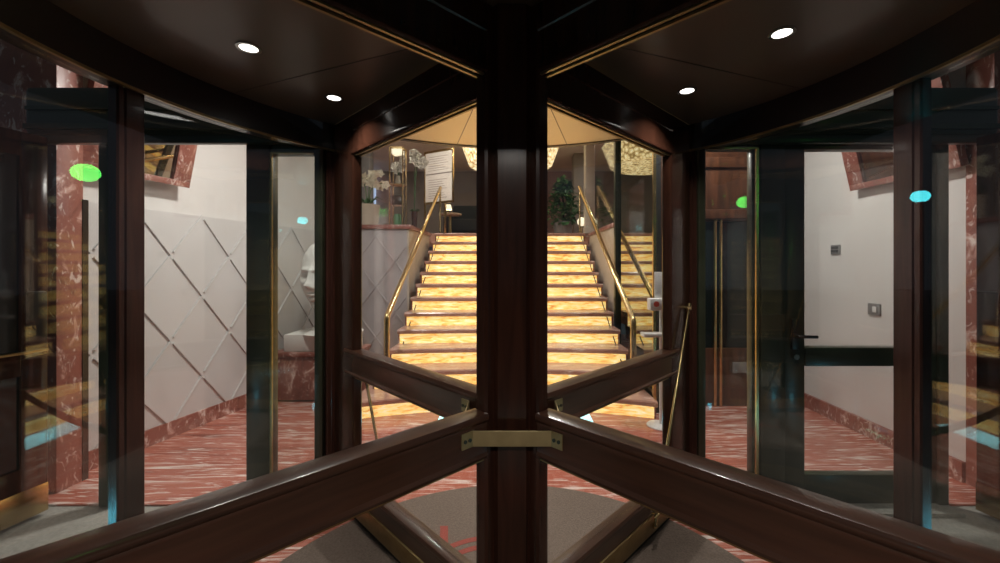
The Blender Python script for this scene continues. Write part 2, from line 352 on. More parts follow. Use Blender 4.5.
part('glass_pane', MB().box(1.215, 1.505, 2.595, 2.605, .19, 2.23), M['glass'], w2)
part('brass_bead', MB().box(1.516, 1.532, 2.545, 2.57, .19, 2.235).box(1.215, 1.512, 2.545, 2.57, 2.225, 2.237).box(1.215, 1.512, 2.545, 2.57, .188, .202), M['brass'], w2)
d1 = struct('door_1', frame_rect(MB(), 1.70, 2.66, .01, 2.28, .135, .18, .05), M['bronze'], 'dark bronze glazed door right of the drum', 'door')
part('mid_rail', MB().box(1.835, 2.525, 2.565, 2.635, .872, .99, bev=.006), M['bronze'], d1)
part('upper_glass', MB().box(1.835, 2.525, 2.595, 2.605, .99, 2.23), M['glass'], d1)
part('lower_glass', MB().box(1.835, 2.525, 2.595, 2.605, .19, .872), M['glass'], d1)
hb = MB().box(1.74, 1.785, 2.545, 2.565, .98, 1.17, bev=.005)
hn = part('handle', hb.tube([(1.755, 2.55, 1.07), (1.755, 2.50, 1.07), (1.77, 2.49, 1.07), (1.855, 2.49, 1.068)], .010), M['black'], d1)
part('lock_cylinder', MB().tube([(1.765, 2.565, .935), (1.765, 2.54, .935)], .017, 14), M['steel'], d1)
struct('trim_6', MB().box(1.55, 1.70, 2.55, 2.65, 0, 2.30, bev=.006).box(2.66, 2.72, 2.55, 2.65, 0, 2.30, bev=.006), M['bronze'], 'dark bronze posts framing the right door', 'door jamb')
struct('trim_7', MB().box(1.19, 2.72, 2.46, 2.57, -.012, .012), M['out_floor'], 'grey threshold under the right door', 'threshold')

# outer wooden leaves folded back outside
def leaf(name, sx, label):
    a = Vector((sx * 2.85, 2.50, 0)); d = Vector((sx * .17, -1, 0)).normalized(); n = Vector((d.y, -d.x, 0))
    mt = Matrix.Translation(a) @ Matrix(((d.x, n.x, 0, 0), (d.y, n.y, 0, 0), (0, 0, 1, 0), (0, 0, 0, 1)))
    mb = MB()
    for x0, x1, z0, z1 in ((0, .12, .02, 2.28), (.83, .95, .02, 2.28), (.12, .83, 2.14, 2.28), (.12, .83, .86, .985), (.12, .83, .02, .32)):
        mb.box(x0, x1, -.025, .025, z0, z1, mt, .004)
    o = struct(name, mb, M['wood'], label, 'door')
    part('upper_glass', MB().box(.12, .83, -.005, .005, .985, 2.14, mt), M['dark_glass'], o)
    part('lower_glass', MB().box(.12, .83, -.005, .005, .32, .86, mt), M['dark_glass'], o)
    part('kick_plate', MB().box(.0, .95, -.031, .031, .02, .19, mt, .002), M['brass'], o)
    part('rail_cap', MB().box(.0, .95, -.032, .032, .985, 1.0, mt, .003), M['brass_dull'], o)
    h = MB().box(.01, .10, -.045, .045, 1.0, 1.35, mt, .012)
    part('pull_plate', h, M['black'], o)
    return o
leaf('door_2', -1, 'mahogany outer door leaf with brass kick plate, left edge')
leaf('door_3', 1, 'mahogany outer door leaf beyond the right glazed door')

# wooden door behind the right pane
d4 = struct('door_4', MB().box(1.95, 2.75, 4.39, 4.435, 0, .62, bev=.005).box(1.95, 2.75, 4.39, 4.435, 1.98, 2.62, bev=.005).box(1.93, 2.77, 4.34, 4.43, 2.0, 2.10, bev=.01).box(1.93, 2.77, 4.36, 4.43, 2.55, 2.66, bev=.01), M['wood_brown'], 'brown wooden door with brass uprights behind the right pane', 'door')
part('dark_glass', MB().box(1.98, 2.72, 4.41, 4.425, .62, 1.98), M['dark_glass'], d4)
for x in (2.20, 2.62): part('brass_upright', MB().box(x - .045, x - .015, 4.375, 4.40, .0, 2.0, bev=.004).box(x + .015, x + .045, 4.375, 4.40, .0, 2.0, bev=.004), M['brass'], d4)
part('letter_plate', MB().box(2.36, 2.56, 4.375, 4.39, .36, .47, bev=.004), M['grey_stone'], d4)

# ------------------------------------------------------------------ drum of the revolving door
def polar(r, a, z=0): return Vector((r * math.cos(R(a)), D + r * math.sin(R(a)), z))
enc = thing('revolving_door_drum', (0, D, 0), 'dark mahogany drum with curved glass around the revolving door', 'door drum')
CZ = 2.39
can = part('canopy_ceiling', MB().arc((0, D), 0.001, 1.56, 136, 404, CZ, CZ + .05, 96), M['canopy'], enc)
part('stair_glow_sector', MB().arc((0, D), 0.001, 1.56, 44, 136, CZ, CZ + .05, 48), M['canopy_stair_glow'], enc, 'ceiling sector over the way in, coloured gold for the stair reflection')  # part of the same ceiling, coloured apart to carry the stair reflection
seam = MB()
for a in (90 - 15, 90 + 15, 21, 157, -30, -150, -75, -105): 
    p, q = polar(.2, a, CZ), polar(1.54, a, CZ); d = (q - p).normalized(); n = Vector((-d.y, d.x, 0))
    seam.extrude([(-.0022, -.0015), (.0022, -.0015), (.0022, .004), (-.0022, .004)], p, q, n, (0, 0, 1))
part('seam', seam, M['black_wood'], can)
part('rim', MB().arc((0, D), 1.556, 1.60, 44, 136, CZ - .005, CZ + .09, 48), M['black_wood'], enc)
part('roof', MB().arc((0, D), .001, 1.74, 0, 360, CZ + .09, CZ + .16, 96, True), M['black_wood'], enc)
for a0, a1 in ((-47, 46), (134, 227)):
    f = part('fascia', MB().arc((0, D), 1.56, 1.665, a0, a1, 2.235, CZ + .09, 48), M['black_wood'], enc)
    part('trim_strip', MB().arc((0, D), 1.562, 1.576, a0, a1, 2.224, 2.236, 48), M['brass_dull'], f)
def drum_post(a, red):
    mt = Matrix.Translation((0, D, 0)) @ Matrix.Rotation(R(a), 4, 'Z')
    prof = [(1.600, -.050), (1.606, -.056), (1.644, -.056), (1.652, -.048), (1.652, .048), (1.644, .056), (1.606, .056), (1.600, .050), (1.600, .03), (1.594, .026), (1.594, -.026), (1.600, -.03)]
    mb = MB().extrude([(u, v) for u, v in prof], (0, 0, 0), (0, 0, 2.235), (1, 0, 0), (0, 1, 0))
    mb.v = [tuple(mt @ Vector(v)) for v in mb.v]
    p = part('post', mb, M['wood_red'], enc)
    if not 0 <= (a % 180) <= 8 and not 172 <= a <= 180: part('outer_bead', MB().box(1.652, 1.672, -.05, .05, 0, 2.235, mt, .004), M['bronze'], p)
for a, red in ((5.6, 1), (45, 1), (135, 1), (172.4, 1), (-46, 0), (226, 0)): drum_post(a, red)
for a0, a1, dy in ((7.6, 43, 0), (137, 170.4, 0), (-44, 3.6, .08), (174.4, 224, .08)):
    g = part('curved_glass', MB().arc((0, D + dy), 1.622, 1.632, a0 - dy * 34, a1 - dy * 34 if a1 < 90 else a1, .06, 2.232, 48) if a1 < 90 else MB().arc((0, D + dy), 1.622, 1.632, a0 + dy * 34, a1, .06, 2.232, 48), M['glass'], enc, angle=60)
    part('sill', MB().arc((0, D), 1.605, 1.66, a0, a1, 0, .06, 32), M['bronze'], enc)

# downlights in the drum ceiling
LIGHTS = [((-1.07, 1.666), 'drum ceiling downlight farther from the centre post, upper left'), ((-.938, 2.16), 'drum ceiling downlight left, nearer the glowing stairs'),
          ((1.027, 1.56), 'drum ceiling downlight highest in the right corner'), ((.885, 2.073), 'drum ceiling downlight right, nearer the glowing stairs')]
def downlight(x, y, label):
    t = thing('downlight', (x, y, CZ), label, 'ceiling light', 'downlights in the drum ceiling')
    part('trim_ring', MB().arc((x, y), .034, .046, 0, 360, CZ - .006, CZ + .0, 28, True), M['steel'], t)
    part('lens', MB().lathe([(.001, -.001), (.034, -.001), (.034, -.004), (.03, -.0055), (.001, -.006)], (x, y, CZ), 28), M['lens'], t)
    area_light('lamp', (x, y, CZ - .012), 3.9, .06, (1, .93, .86), t, 125)
for (x, y), lb in LIGHTS: downlight(x, y, lb)

# ------------------------------------------------------------------ rotor: centre column and four wings
rot = thing('revolving_door', (0, D, 0), 'four-wing mahogany revolving door with glass and brass straps', 'revolving door')
col = MB(); prof = []
for k in range(8):
    a = R(22.5 + 45 * k); prof.append((.125 * math.cos(a), .125 * math.sin(a)))
mbc = MB().extrude(prof, (0, D, .03), (0, D, CZ - .005), (1, 0, 0), (0, 1, 0)); part('centre_column', mbc, M['wood'], rot)
def rail_prof(z0, z1, t, cap=True):
    """cross-section (y, z) of a moulded rail"""
    h = z1 - z0; s = [(t * .62, z0 + .006), (t * .72, z0), (t * .9, z0 + .004), (t, z0 + .014), (t * .80, z0 + .024), (t * .80, z1 - .045), (t * .86, z1 - .040), (t * .86, z1 - .030)]
    if cap: s += [(t * 1.0, z1 - .024), (t * 1.1, z1 - .018), (t * 1.1, z1 - .008), (t * 1.0, z1 - .001), (t * .9, z1)]
    else: s += [(t, z1 - .01), (t * .8, z1)]
    return s + [(-y, z) for y, z in reversed(s)]
def along(prof, x0, x1): return MB().extrude([(y, z) for y, z in prof], (x0, 0, 0), (x1, 0, 0), (0, 1, 0), (0, 0, 1))
O = (0, 0, 0)
def sub(name, mb, mat, parent, label=None):
    return part(name, mb, mat, parent, label, origin=None) if parent is None else _sub(name, mb, mat, parent, label)
def _sub(name, mb, mat, parent, label):
    me = bpy.data.meshes.new(name); me.from_pydata(mb.v, [], mb.f); fix(me); me.materials.append(mat)
    o = bpy.data.objects.new(name, me); C.objects.link(o); o.parent = parent
    if label: o['label'] = label
    return o
def bar_prof(w, t): return [(-w / 2 + .008, -t / 2), (w / 2 - .008, -t / 2), (w / 2, -t / 2 + .008), (w / 2, t / 2 - .008), (w / 2 - .008, t / 2), (-w / 2 + .008, t / 2), (-w / 2, t / 2 - .008), (-w / 2, -t / 2 + .008)]
fr = MB()
fr.extrude(bar_prof(.065, .058), (.119, 0, .03), (.119, 0, CZ - .01), (1, 0, 0), (0, 1, 0))
fr.extrude(bar_prof(.275, .058), (1.4175, 0, .03), (1.4175, 0, CZ - .01), (1, 0, 0), (0, 1, 0))
fr.extrude([(y, z) for y, z in ((.026, 2.15), (.034, 2.155), (.034, 2.175), (.028, 2.185), (.028, 2.285), (.033, 2.29), (.033, 2.375), (-.033, 2.375), (-.033, 2.29), (-.028, 2.285), (-.028, 2.185), (-.034, 2.175), (-.034, 2.155), (-.026, 2.15))], (.15, 0, 0), (1.30, 0, 0), (0, 1, 0), (0, 0, 1))
wing = _sub('wing', fr, M['wood'], rot, None); 
_sub('push_rail', along(rail_prof(.855, 1.008, .036), .148, 1.385), M['wood_rail'], wing, None)
_sub('bottom_rail', along(rail_prof(.06, .262, .034), .148, 1.385), M['wood_rail'], wing, None)
_sub('kick_plate', MB().box(.17, 1.50, -.036, .036, .06, .155, None, .003), M['brass_dull'], wing, 'brass kick plate strip')
_sub('brush_seal', MB().box(.14, 1.55, -.010, .010, .012, .06), M['rubber'], wing, None)
_sub('upper_glass', MB().box(.148, 1.285, -.005, .005, 1.006, 2.152), M['glass'], wing, None)
_sub('lower_glass', MB().box(.148, 1.285, -.005, .005, .262, .856), M['glass'], wing, None)
bd = MB()
for s in (-1, 1):
    bd.box(.15, 1.285, s * .014 - .005, s * .014 + .005, 2.144, 2.152); bd.box(.15, 1.285, s * .014 - .005, s * .014 + .005, .846, .856)
_sub('brass_bead', bd, M['brass_dull'], wing, None)
_sub('edge_seal', MB().box(1.555, 1.592, -.006, .006, .05, CZ - .2), M['rubber'], wing, None)
sr = MB(); ra, rb_ = Vector((1.468, -.055, 1.244)), Vector((1.013, -.062, .135))
e = (ra - rb_).normalized(); sr.tube([rb_, ra + e * .02], .0085, 12)
_sub('stay_rod', sr, M['brass'], wing, 'slanted brass stay rod')
fx = MB()
for p in (ra, rb_ + e * .05):
    fx.tube([p + Vector((0, .024, 0)), p + Vector((0, -.012, 0))], .012, 12); fx.tube([p - e * .02, p + e * .028], .0125, 12)
    fx.tube([p + Vector((-.055, -.012, .002)), p + Vector((0, -.012, 0))], .006, 8)
fx.ball((1.04, -.045, .10), .013); 
_sub('stay_bracket', fx, M['brass'], wing, None)
_sub('floor_bolt', MB().tube([(1.06, -.034, .105), (1.06, -.05, .105)], .014, 14), M['brass'], wing, None)
wing.location = (0, 0, 0); wing.rotation_euler[2] = R(45)
for a in (135, 225, 315):
    c = copy_tree(wing, rot); c.rotation_euler[2] = R(a)
# brass straps tying neighbouring wings
def strap(a):
    o = bpy.data.objects.new('brace_strap', None)
    q = .134; hw = q + .012; mb = MB()
    # local frame: x across, -y outwards from the column
    y = -(q + .034)
    mb.box(-.128, .128, y - .006, y, .915, .966, None, .0015)
    for s in (-1, 1):
        mt = Matrix.Translation((s * .128, y - .003, 0)) @ Matrix.Rotation(R(-45 if s > 0 else 45), 4, 'Z')
        if s > 0: mb.box(-.002, .045, -.003, .003, .915, .966, mt, .001)
        else: mb.box(-.045, .002, -.003, .003, .915, .966, mt, .001)
    me = bpy.data.meshes.new('brace_strap'); me.from_pydata(mb.v, [], mb.f); fix(me, 20); me.materials.append(M['brass_satin'])
    o = bpy.data.objects.new('brace_strap', me); C.objects.link(o); o.parent = rot
    for s in (-1, 1):
        sm = MB(); mt = Matrix.Translation((s * .128, y - .003, 0)) @ Matrix.Rotation(R(-45 if s > 0 else 45), 4, 'Z')
        for dx in (.014, .033):
            p0 = mt @ Vector((s * dx, -.002, .94)); p1 = mt @ Vector((s * dx, -.007, .94)); sm.tube([p0, p1], .006, 12)
        _sub('screws', sm, M['bronze'], o, None)
    o.rotation_euler[2] = R(a)
    return o
for a in (0, 90, 180, 270): strap(a)

# ------------------------------------------------------------------ round mat with red mark
mat = thing('round_mat', (0, D, .002), 'round brown mat on the floor of the drum, red mark in it', 'mat')
part('carpet', MB().lathe([(1.30, 0), (1.30, .006), (1.292, .009), (.001, .009)], (0, D, .002), 96), M['mat'], mat)
lt = MB().extrude([(-.022, 0), (.022, 0), (.022, .004), (-.022, .004)], (-.359, 2.165, .0085), (-.389, 2.347, .0085), (1, 0, 0), (0, 0, 1))
for r0, r1 in ((.30, .335), (.37, .405)):
    vs = []
    lt.arc((-.10, 1.86), r0, r1, 62, 140, .0085, .0125, 24)
part('red_mark', lt, M['mat_red'], mat, 'faded red sign woven in the mat')

# ------------------------------------------------------------------ staircase
N = 12; RISE, RUN = .176, .305; YT = 7.62
stair = thing('staircase', (0, 4.26, 0), 'broad marble staircase with golden onyx risers, LED light put in as glow', 'staircase')
def bow(k): return max(0, k - 5) ** 2 / 36 * .27
def front(k, x): return YT - RUN * k - bow(k) * ((x + .04) / 1.45) ** 2
for k in range(N):
    z = HALL - RISE * k; ww = 0 if k < 10 else (.07 if k == 10 else .15)
    x0, x1 = -1.43 - ww, 1.35 + ww * .45; n = 20
    xs = [x0 + (x1 - x0) * i / n for i in range(n + 1)]
    mb = MB(); vs = []; prof = ((.006, -.056), (-.010, -.044), (-.014, -.014), (-.006, 0))
    rows = [[(x, front(k, x) + a, z + b) for x in xs] for a, b in prof]
    back = YT - RUN * k + .36 if k else YT + .05
    rows += [[(x, back, z) for x in xs], [(x, back, z - .056) for x in xs]]
    for r in rows: vs += r
    m = n + 1; nr = len(rows); fs = []
    for j in range(nr):
        for i in range(n): fs.append((j * m + i, j * m + i + 1, ((j + 1) % nr) * m + i + 1, ((j + 1) % nr) * m + i))
    fs += [tuple(j * m for j in range(nr)), tuple(j * m + n for j in range(nr - 1, -1, -1))]
    mb.add(vs, fs); st = part('step', mb, M['tread'], stair)
    rz0, rz1 = z - RISE, z - .056; rr = MB(); vs = []
    xr = [x0 + .02 + (x1 - x0 - .04) * i / n for i in range(n + 1)]
    for dy in (.028, .05):
        for zz in (rz0, rz1): vs += [(x, front(k, x) + dy, zz) for x in xr]
    fs = []
    for j, jj in ((0, 1), (1, 3), (3, 2), (2, 0)):
        for i in range(n): fs.append((j * m + i, j * m + i + 1, jj * m + i + 1, jj * m + i))
    rr.add(vs, fs); part('riser', rr, M['onyx'], st, 'golden onyx riser, LED light put in as glow')
    for xa, xb in ((x0, x0 + .02), (x1 - .02, x1)): part('stringer', MB().box(xa, xb, front(k, xa) + .03, back - .02, rz0 + .0005, rz1), M['red'], st)
# side handrails
def handrail(x, yb, zb, yt, zt, label):
    t = thing('stair_handrail', (x, yb, 0), label, 'handrail', 'brass handrails of the stairs')
    d = Vector((0, yt - yb, zt - zb)).normalized(); p = Vector((x, yb, zb))
    path = [(x, yb, .178), (x, yb, zb - .03), (x, yb + .008, zb - .008), tuple(p + d * .03), (x, yt, zt)]
    part('rail', MB().tube(path, .031, 14), M['brass'], t)
    part('top_post', MB().tube([(x, yt - .04, zt - .03), (x, yt - .04, HALL - .1)], .018, 12), M['brass'], t)
    off = Vector((0, 0, -.83)); lo = MB().tube([Vector((x, yb + .30, zb + .30 * d.z / d.y)) + off, Vector((x, yt, zt)) + off], .008, 8); part('lower_rail', lo, M['bronze'], t)
    return t
handrail(-1.36, 4.45, .946, 7.80, 2.99, 'brass handrail along the left side of the stairs')
handrail(1.272, 4.30, .934, 7.75, 2.99, 'brass handrail along the right side of the stairs')
tag(part('floor_cyan_patch', MB().box(-.72, .78, 3.90, 4.20, .0005, .006, None, .001), M['cyan_lit']), 'glowing cyan patch on the floor before the bottom step', 'floor light')  # thin emissive sheet laid over the cyan patch of floor

# ------------------------------------------------------------------ bust on its plinth
pl = thing('marble_plinth', (-2.22, 4.75, 0), 'red marble plinth under the white bust', 'plinth')
part('block', MB().box(-2.64, -1.74, 4.52, 5.0, .02, .50, None, .006), M['red'], pl)
part('cap', MB().box(-2.66, -1.72, 4.50, 5.02, .50, .545, None, .008), M['red'], pl)
part('foot', MB().box(-2.62, -1.76, 4.54, 4.98, 0, .02), M['black_wood'], pl)
bx, by = -2.12, 4.76
bust = thing('bust', (bx, by, .545), 'large white plaster head on a block, behind the left pane', 'sculpture')
part('base_block', MB().box(bx - .42, bx + .32, by - .2, by + .2, .546, .735, None, .006), M['plaster_white'], bust)
def head_mesh():
    mb = MB(); nu, nv = 96, 88; H = .42
    def g(a, b, ca, cb, sa, sb): return math.exp(-((a - ca) / sa) ** 2 - ((b - cb) / sb) ** 2)
    vs = []; fs = []
    for j in range(nv + 1):
        v = -1 + 2 * j / nv                                  # -1 chin .. 1 crown
        lat = math.asin(max(-1, min(1, v)))
        for i in range(nu):
            th = 2 * math.pi * i / nu                        # 0 = face front
            f = (th + math.pi) % (2 * math.pi) - math.pi
            c = math.cos(lat) ** .82
            wx = .275 * c; dy = (.34 if abs(f) > math.pi / 2 else .33) * c
            if v < -.1: wx *= 1 - .30 * ((-.1 - v) / .9) ** 1.2
            x = wx * math.sin(f); y = -dy * math.cos(f); z = v * H
            fr_ = max(0, math.cos(f))
            x_ = x / .25; 
            p = 0
            if fr_ > 0:
                p += .088 * g(x_, v, 0, -.20, .12, .10) + .058 * g(x_, v, 0, .0, .085, .22)      # nose
                p += .030 * g(x_, v, -.16, -.27, .09, .05) + .030 * g(x_, v, .16, -.27, .09, .05)  # nostril wings
                p -= .042 * g(x_, v, -.40, .06, .24, .095) + .042 * g(x_, v, .40, .06, .24, .095)  # eye sockets
                p += .040 * g(x_, v, -.40, .055, .15, .042) + .040 * g(x_, v, .40, .055, .15, .042) # eyeballs
                p += .028 * g(x_, v, -.36, .19, .32, .06) + .028 * g(x_, v, .36, .19, .32, .06)    # brows
                p += .038 * g(x_, v, 0, -.455, .26, .038) + .040 * g(x_, v, 0, -.565, .22, .045)   # lips
                p -= .022 * g(x_, v, 0, -.508, .30, .016) + .022 * g(x_, v, 0, -.65, .3, .04)
                p += .060 * g(x_, v, 0, -.80, .32, .12)                                           # chin
                p += .02 * g(x_, v, -.62, -.18, .25, .18) + .02 * g(x_, v, .62, -.18, .25, .18)    # cheekbones
            hair = max(0, min(1, (v - .42 + .55 * (1 - math.cos(f)) * .5 + (.25 if abs(f) > 1.5 else 0)) * 6))
            hr = hair * (.012 + .005 * math.sin(14 * f + 9 * v) * math.sin(17 * v)) if v > -.55 else 0
            r = Vector((x, y, 0)); 
            if r.length > 1e-5: d = r.normalized()
            else: d = Vector((0, 0, 0))
            q = Vector((x, y, z)) + Vector((d.x * hr, d.y * hr - p, 0))
            vs.append(q)
    for j in range(nv):
        for i in range(nu): fs.append((j * nu + i, j * nu + (i + 1) % nu, (j + 1) * nu + (i + 1) % nu, (j + 1) * nu + i))
    mb.add(vs, fs)
    # ears
    for s in (-1, 1):
        mb.ball((s * .268, .03, .0), .085, (.35, .75, 1.15), 3)
    return mb
hm = head_mesh(); mt = Matrix.Translation((bx, by, 1.375)) @ Matrix.Rotation(R(-10), 4, 'Z')
hm.v = [tuple(mt @ Vector(v)) for v in hm.v]
part('head', hm, M['plaster_white'], bust, angle=80)
nk = MB(); prof = [(.34, .735), (.29, .755), (.20, .80), (.155, .88), (.145, .98), (.16, 1.10), (.17, 1.25)]
nk.lathe([(r, z) for r, z in prof], (bx + .02, by + .05, 0), 40); part('neck', nk, M['plaster_white'], bust, angle=80)

# ------------------------------------------------------------------ tilted mirrors high on the side walls
def tilted_mirror(name, base, du, n, length, h, tilt, label, frame, glass, panel=None):
    """lower edge starts at base, runs along du; leans forward by tilt along n"""
    t = thing(name, base, label, 'mirror', 'tilted marble-framed mirrors')
    du, n = Vector(du).normalized(), Vector(n).normalized(); up = (Vector((0, 0, 1)) * math.cos(R(tilt)) + n * math.sin(R(tilt)))
    out = du.cross(up).normalized(); 
    if out.dot(n) < 0: out = -out
    mt = Matrix.Translation(base) @ Matrix(((du.x, up.x, out.x, 0), (du.y, up.y, out.y, 0), (du.z, up.z, out.z, 0), (0, 0, 0, 1)))
    mb = MB(); fw = .15
    mb.box(0, length, 0, .05, 0, .06, mt, .004); mb.box(0, fw, .05, h, 0, .06, mt, .004); mb.box(length - fw, length, .05, h, 0, .06, mt, .004); mb.box(fw, length - fw, h - fw, h, 0, .06, mt, .004)
    part('frame', mb, M['red'], t)
    part('mirror_glass', MB().box(fw - .01, length - fw + .01, .045, h - fw + .01, .015, .035, mt), M[glass], t)
    part('backing', MB().box(.02, length - .02, .02, h - .02, -.01, .0, mt), M['black'], t)
    if panel: part('bracket', MB().box(.1, length - .1, .3, .5, -.06, -.01, mt), M['black'], t)
    return t
p0 = Vector((LX(3.70), 3.70, 0)) + nl * .07
tilted_mirror('tilted_mirror', (p0.x, p0.y, 2.21), -dl, nl, .80, 1.0, 13, 'tilted mirror in a red marble frame on the left wall', 'red', 'mirror', True)
tilted_mirror('tilted_mirror', (3.125, 3.72, 2.19), (0, -1, 0), (-1, 0, 0), .92, 1.0, 13, 'tilted mirror in a red marble frame on the right wall', 'red', 'mirror', True)
# ------------------------------------------------------------------ small items on the right wall
v = thing('wall_thermostat', (3.145, 3.97, 1.66), 'small dark square plate on the right wall', 'wall control')
part('plate', MB().box(3.13, 3.145, 3.92, 4.03, 1.615, 1.705, None, .003), M['grey_stone'], v)
part('grille', MB().box(3.125, 3.131, 3.935, 4.015, 1.63, 1.655).box(3.125, 3.131, 3.935, 4.015, 1.665, 1.69), M['black'], v)
v = thing('light_switch', (3.145, 3.55, 1.13), 'dark light switch with white button on the right wall', 'light switch')
part('plate', MB().box(3.13, 3.145, 3.49, 3.61, 1.075, 1.175, None, .003), M['grey_stone'], v)
part('button', MB().box(3.122, 3.131, 3.515, 3.555, 1.10, 1.15, None, .002), M['white'], v)

# ------------------------------------------------------------------ white stand by the right drum post
sx, sy = 1.40, 3.85
st = thing('sanitizer_stand', (sx, sy, 0), 'white pole stand with a notice and tray beside the stairs', 'stand')
part('base_plate', MB().lathe([(.13, 0), (.13, .008), (.11, .014), (.02, .02)], (sx, sy, 0), 28), M['white'], st)
part('pole', MB().tube([(sx, sy, .015), (sx, sy, 1.42)], .016, 12), M['white'], st)
part('notice', MB().box(sx - .07, sx + .035, sy - .035, sy - .018, 1.12, 1.445, None, .003), M['white'], st)
dp = part('dispenser', MB().box(sx - .13, sx + .05, sy - .09, sy + .01, 1.09, 1.20, None, .01), M['white'], st)
part('red_dot', MB().tube([(sx - .075, sy - .089, 1.15), (sx - .075, sy - .094, 1.15)], .026, 16), M['red_paint'], dp, 'small red mark on the white box')
part('tray', MB().box(sx - .19, sx + .02, sy - .10, sy + .02, .845, .88, None, .006), M['white'], st)

# ------------------------------------------------------------------ upper hall: flowers, boards, lamp, tree
def rnd(a, b): return random.uniform(a, b)
def blossom(mb, c, r, seed):
    random.seed(seed); q = Matrix.Rotation(rnd(-.7, .7), 3, 'X') @ Matrix.Rotation(rnd(-.7, .7), 3, 'Z') @ Matrix.Rotation(R(90), 3, 'X')
    for k in range(5):
        a = 2 * math.pi * k / 5; u = Vector((math.cos(a), math.sin(a), 0)); v_ = Vector((-u.y, u.x, 0)); z = Vector((0, 0, 1))
        pts = [Vector((0, 0, 0)), u * r * .5 + v_ * r * .38 + z * r * .15, u * r + z * r * .05, u * r * .5 - v_ * r * .38 + z * r * .15, u * r * .5 - z * r * .05]
        mb.add([Vector(c) + q @ p for p in pts], [(0, 1, 4), (1, 2, 4), (2, 3, 4), (3, 0, 4)])
    mb.ball(c, r * .2, sub=1)
def orchid(name, x, y, z, pot_h, pot_r, label, stems, mat, potmat, seed, ls=1.0):
    t = thing(name, (x, y, z), label, 'potted flowers', 'orchids on the left low wall')
    part('pot', MB().lathe([(pot_r * .8, 0), (pot_r, pot_h), (pot_r * .9, pot_h), (pot_r * .88, pot_h - .03), (.001, pot_h - .03)], (x, y, z), 24), potmat, t)
    lf = MB()
    random.seed(seed)
    for k in range(9):
        a = rnd(0, 6.28); L = rnd(.16, .30) * ls; p = Vector((x, y, z + pot_h - .03)); d = Vector((math.cos(a), math.sin(a), 0)); s = Vector((-d.y, d.x, 0))
        pts = [p, p + d * L * .5 + s * .035 + Vector((0, 0, L * .6)), p + d * L + Vector((0, 0, L * .35)), p + d * L * .5 - s * .035 + Vector((0, 0, L * .6)), p + d * L * .5 + Vector((0, 0, L * .52))]
        lf.add(pts, [(0, 1, 4), (1, 2, 4), (2, 3, 4), (3, 0, 4)])
    part('leaves', lf, M['leaf'], t)
    n = 0
    for (dx, h, n_b, spread) in stems:
        p = [Vector((x, y, z + pot_h - .03)), Vector((x + dx * .3, y - .02, z + pot_h + h * .6)), Vector((x + dx * .8, y - .03, z + pot_h + h)), Vector((x + dx * 1.6, y - .05, z + pot_h + h * .97))]
        part('stem', MB().tube(p, .007, 6), M['leaf'], t)
        for b in range(n_b):
            n += 1; fm = MB(); f = b / max(1, n_b - 1)
            blossom(fm, p[2].lerp(p[3], f) + Vector((rnd(-spread, spread), rnd(-.08, .02), rnd(-spread, spread * .6))), rnd(.075, .095), seed * 31 + n)
            part('blossom', fm, mat, t)
    return t
orchid('potted_orchid', -2.26, 6.42, HALL, .34, .19, 'cream orchid in a beige planter on the left low wall', [(.10, .44, 6, .10), (-.08, .42, 5, .1), (.16, .34, 5, .08)], M['petal'], M['beige'], 3)
ds = thing('brass_display_stand', (-1.85, 6.65, HALL), 'tall slim brass display stand on the left low wall', 'stand')
fm = MB()
for dx in (-.105, .105):
    for dy in (-.1, .1): fm.box(-1.85 + dx - .008, -1.85 + dx + .008, 6.65 + dy - .008, 6.65 + dy + .008, HALL, HALL + 1.30)
for z in (.02, .70, 1.29): fm.box(-1.963, -1.737, 6.542, 6.758, HALL + z - .007, HALL + z + .007)
part('frame', fm, M['brass'], ds)
part('shelf', MB().box(-1.95, -1.75, 6.555, 6.745, HALL + .36, HALL + .37), M['glass'], ds)
part('lit_top', MB().box(-1.93, -1.77, 6.57, 6.73, HALL + 1.19, HALL + 1.27), M['shade'], ds)
b = tag(part('wooden_box', MB().box(-1.93, -1.77, 6.58, 6.72, HALL + .372, HALL + .52, None, .008), M['wood_red']), 'small dark brown box on the shelf of the brass stand', 'box')
b = tag(part('green_vase', MB().lathe([(.035, 0), (.06, .03), (.065, .15), (.05, .20), (.042, .20), (.05, .14), (.001, .02)], (-1.86, 6.65, HALL + .028), 24), M['green_cup']), 'green glazed vase at the foot of the brass stand', 'vase')
fl = thing('flower_vase', (-1.85, 6.65, HALL + .708), 'vase of white flowers high in the brass stand', 'flowers')
part('vase', MB().lathe([(.03, 0), (.045, .04), (.03, .12), (.035, .14), (.001, .13)], (-1.85, 6.65, HALL + .708), 20), M['ivory'], fl)
random.seed(8)
for k in range(9):
    q = MB(); blossom(q, (-1.85 + rnd(-.09, .08), 6.62 + rnd(-.05, .05), HALL + 1.02 + rnd(-.10, .12)), .07, 60 + k); part('blossom', q, M['petal_white'], fl)
part('stem', MB().tube([(-1.85, 6.65, HALL + .82), (-1.84, 6.63, HALL + 1.0)], .006, 6).tube([(-1.85, 6.65, HALL + .82), (-1.80, 6.63, HALL + 1.05)], .006, 6), M['leaf'], fl)
orchid('potted_orchid', -1.60, 6.72, HALL, .28, .05, 'white orchid in a slender dark vase beside the brass stand', [(.07, .80, 7, .07), (.03, .92, 5, .05)], M['petal_white'], M['wood_red'], 11, .4)
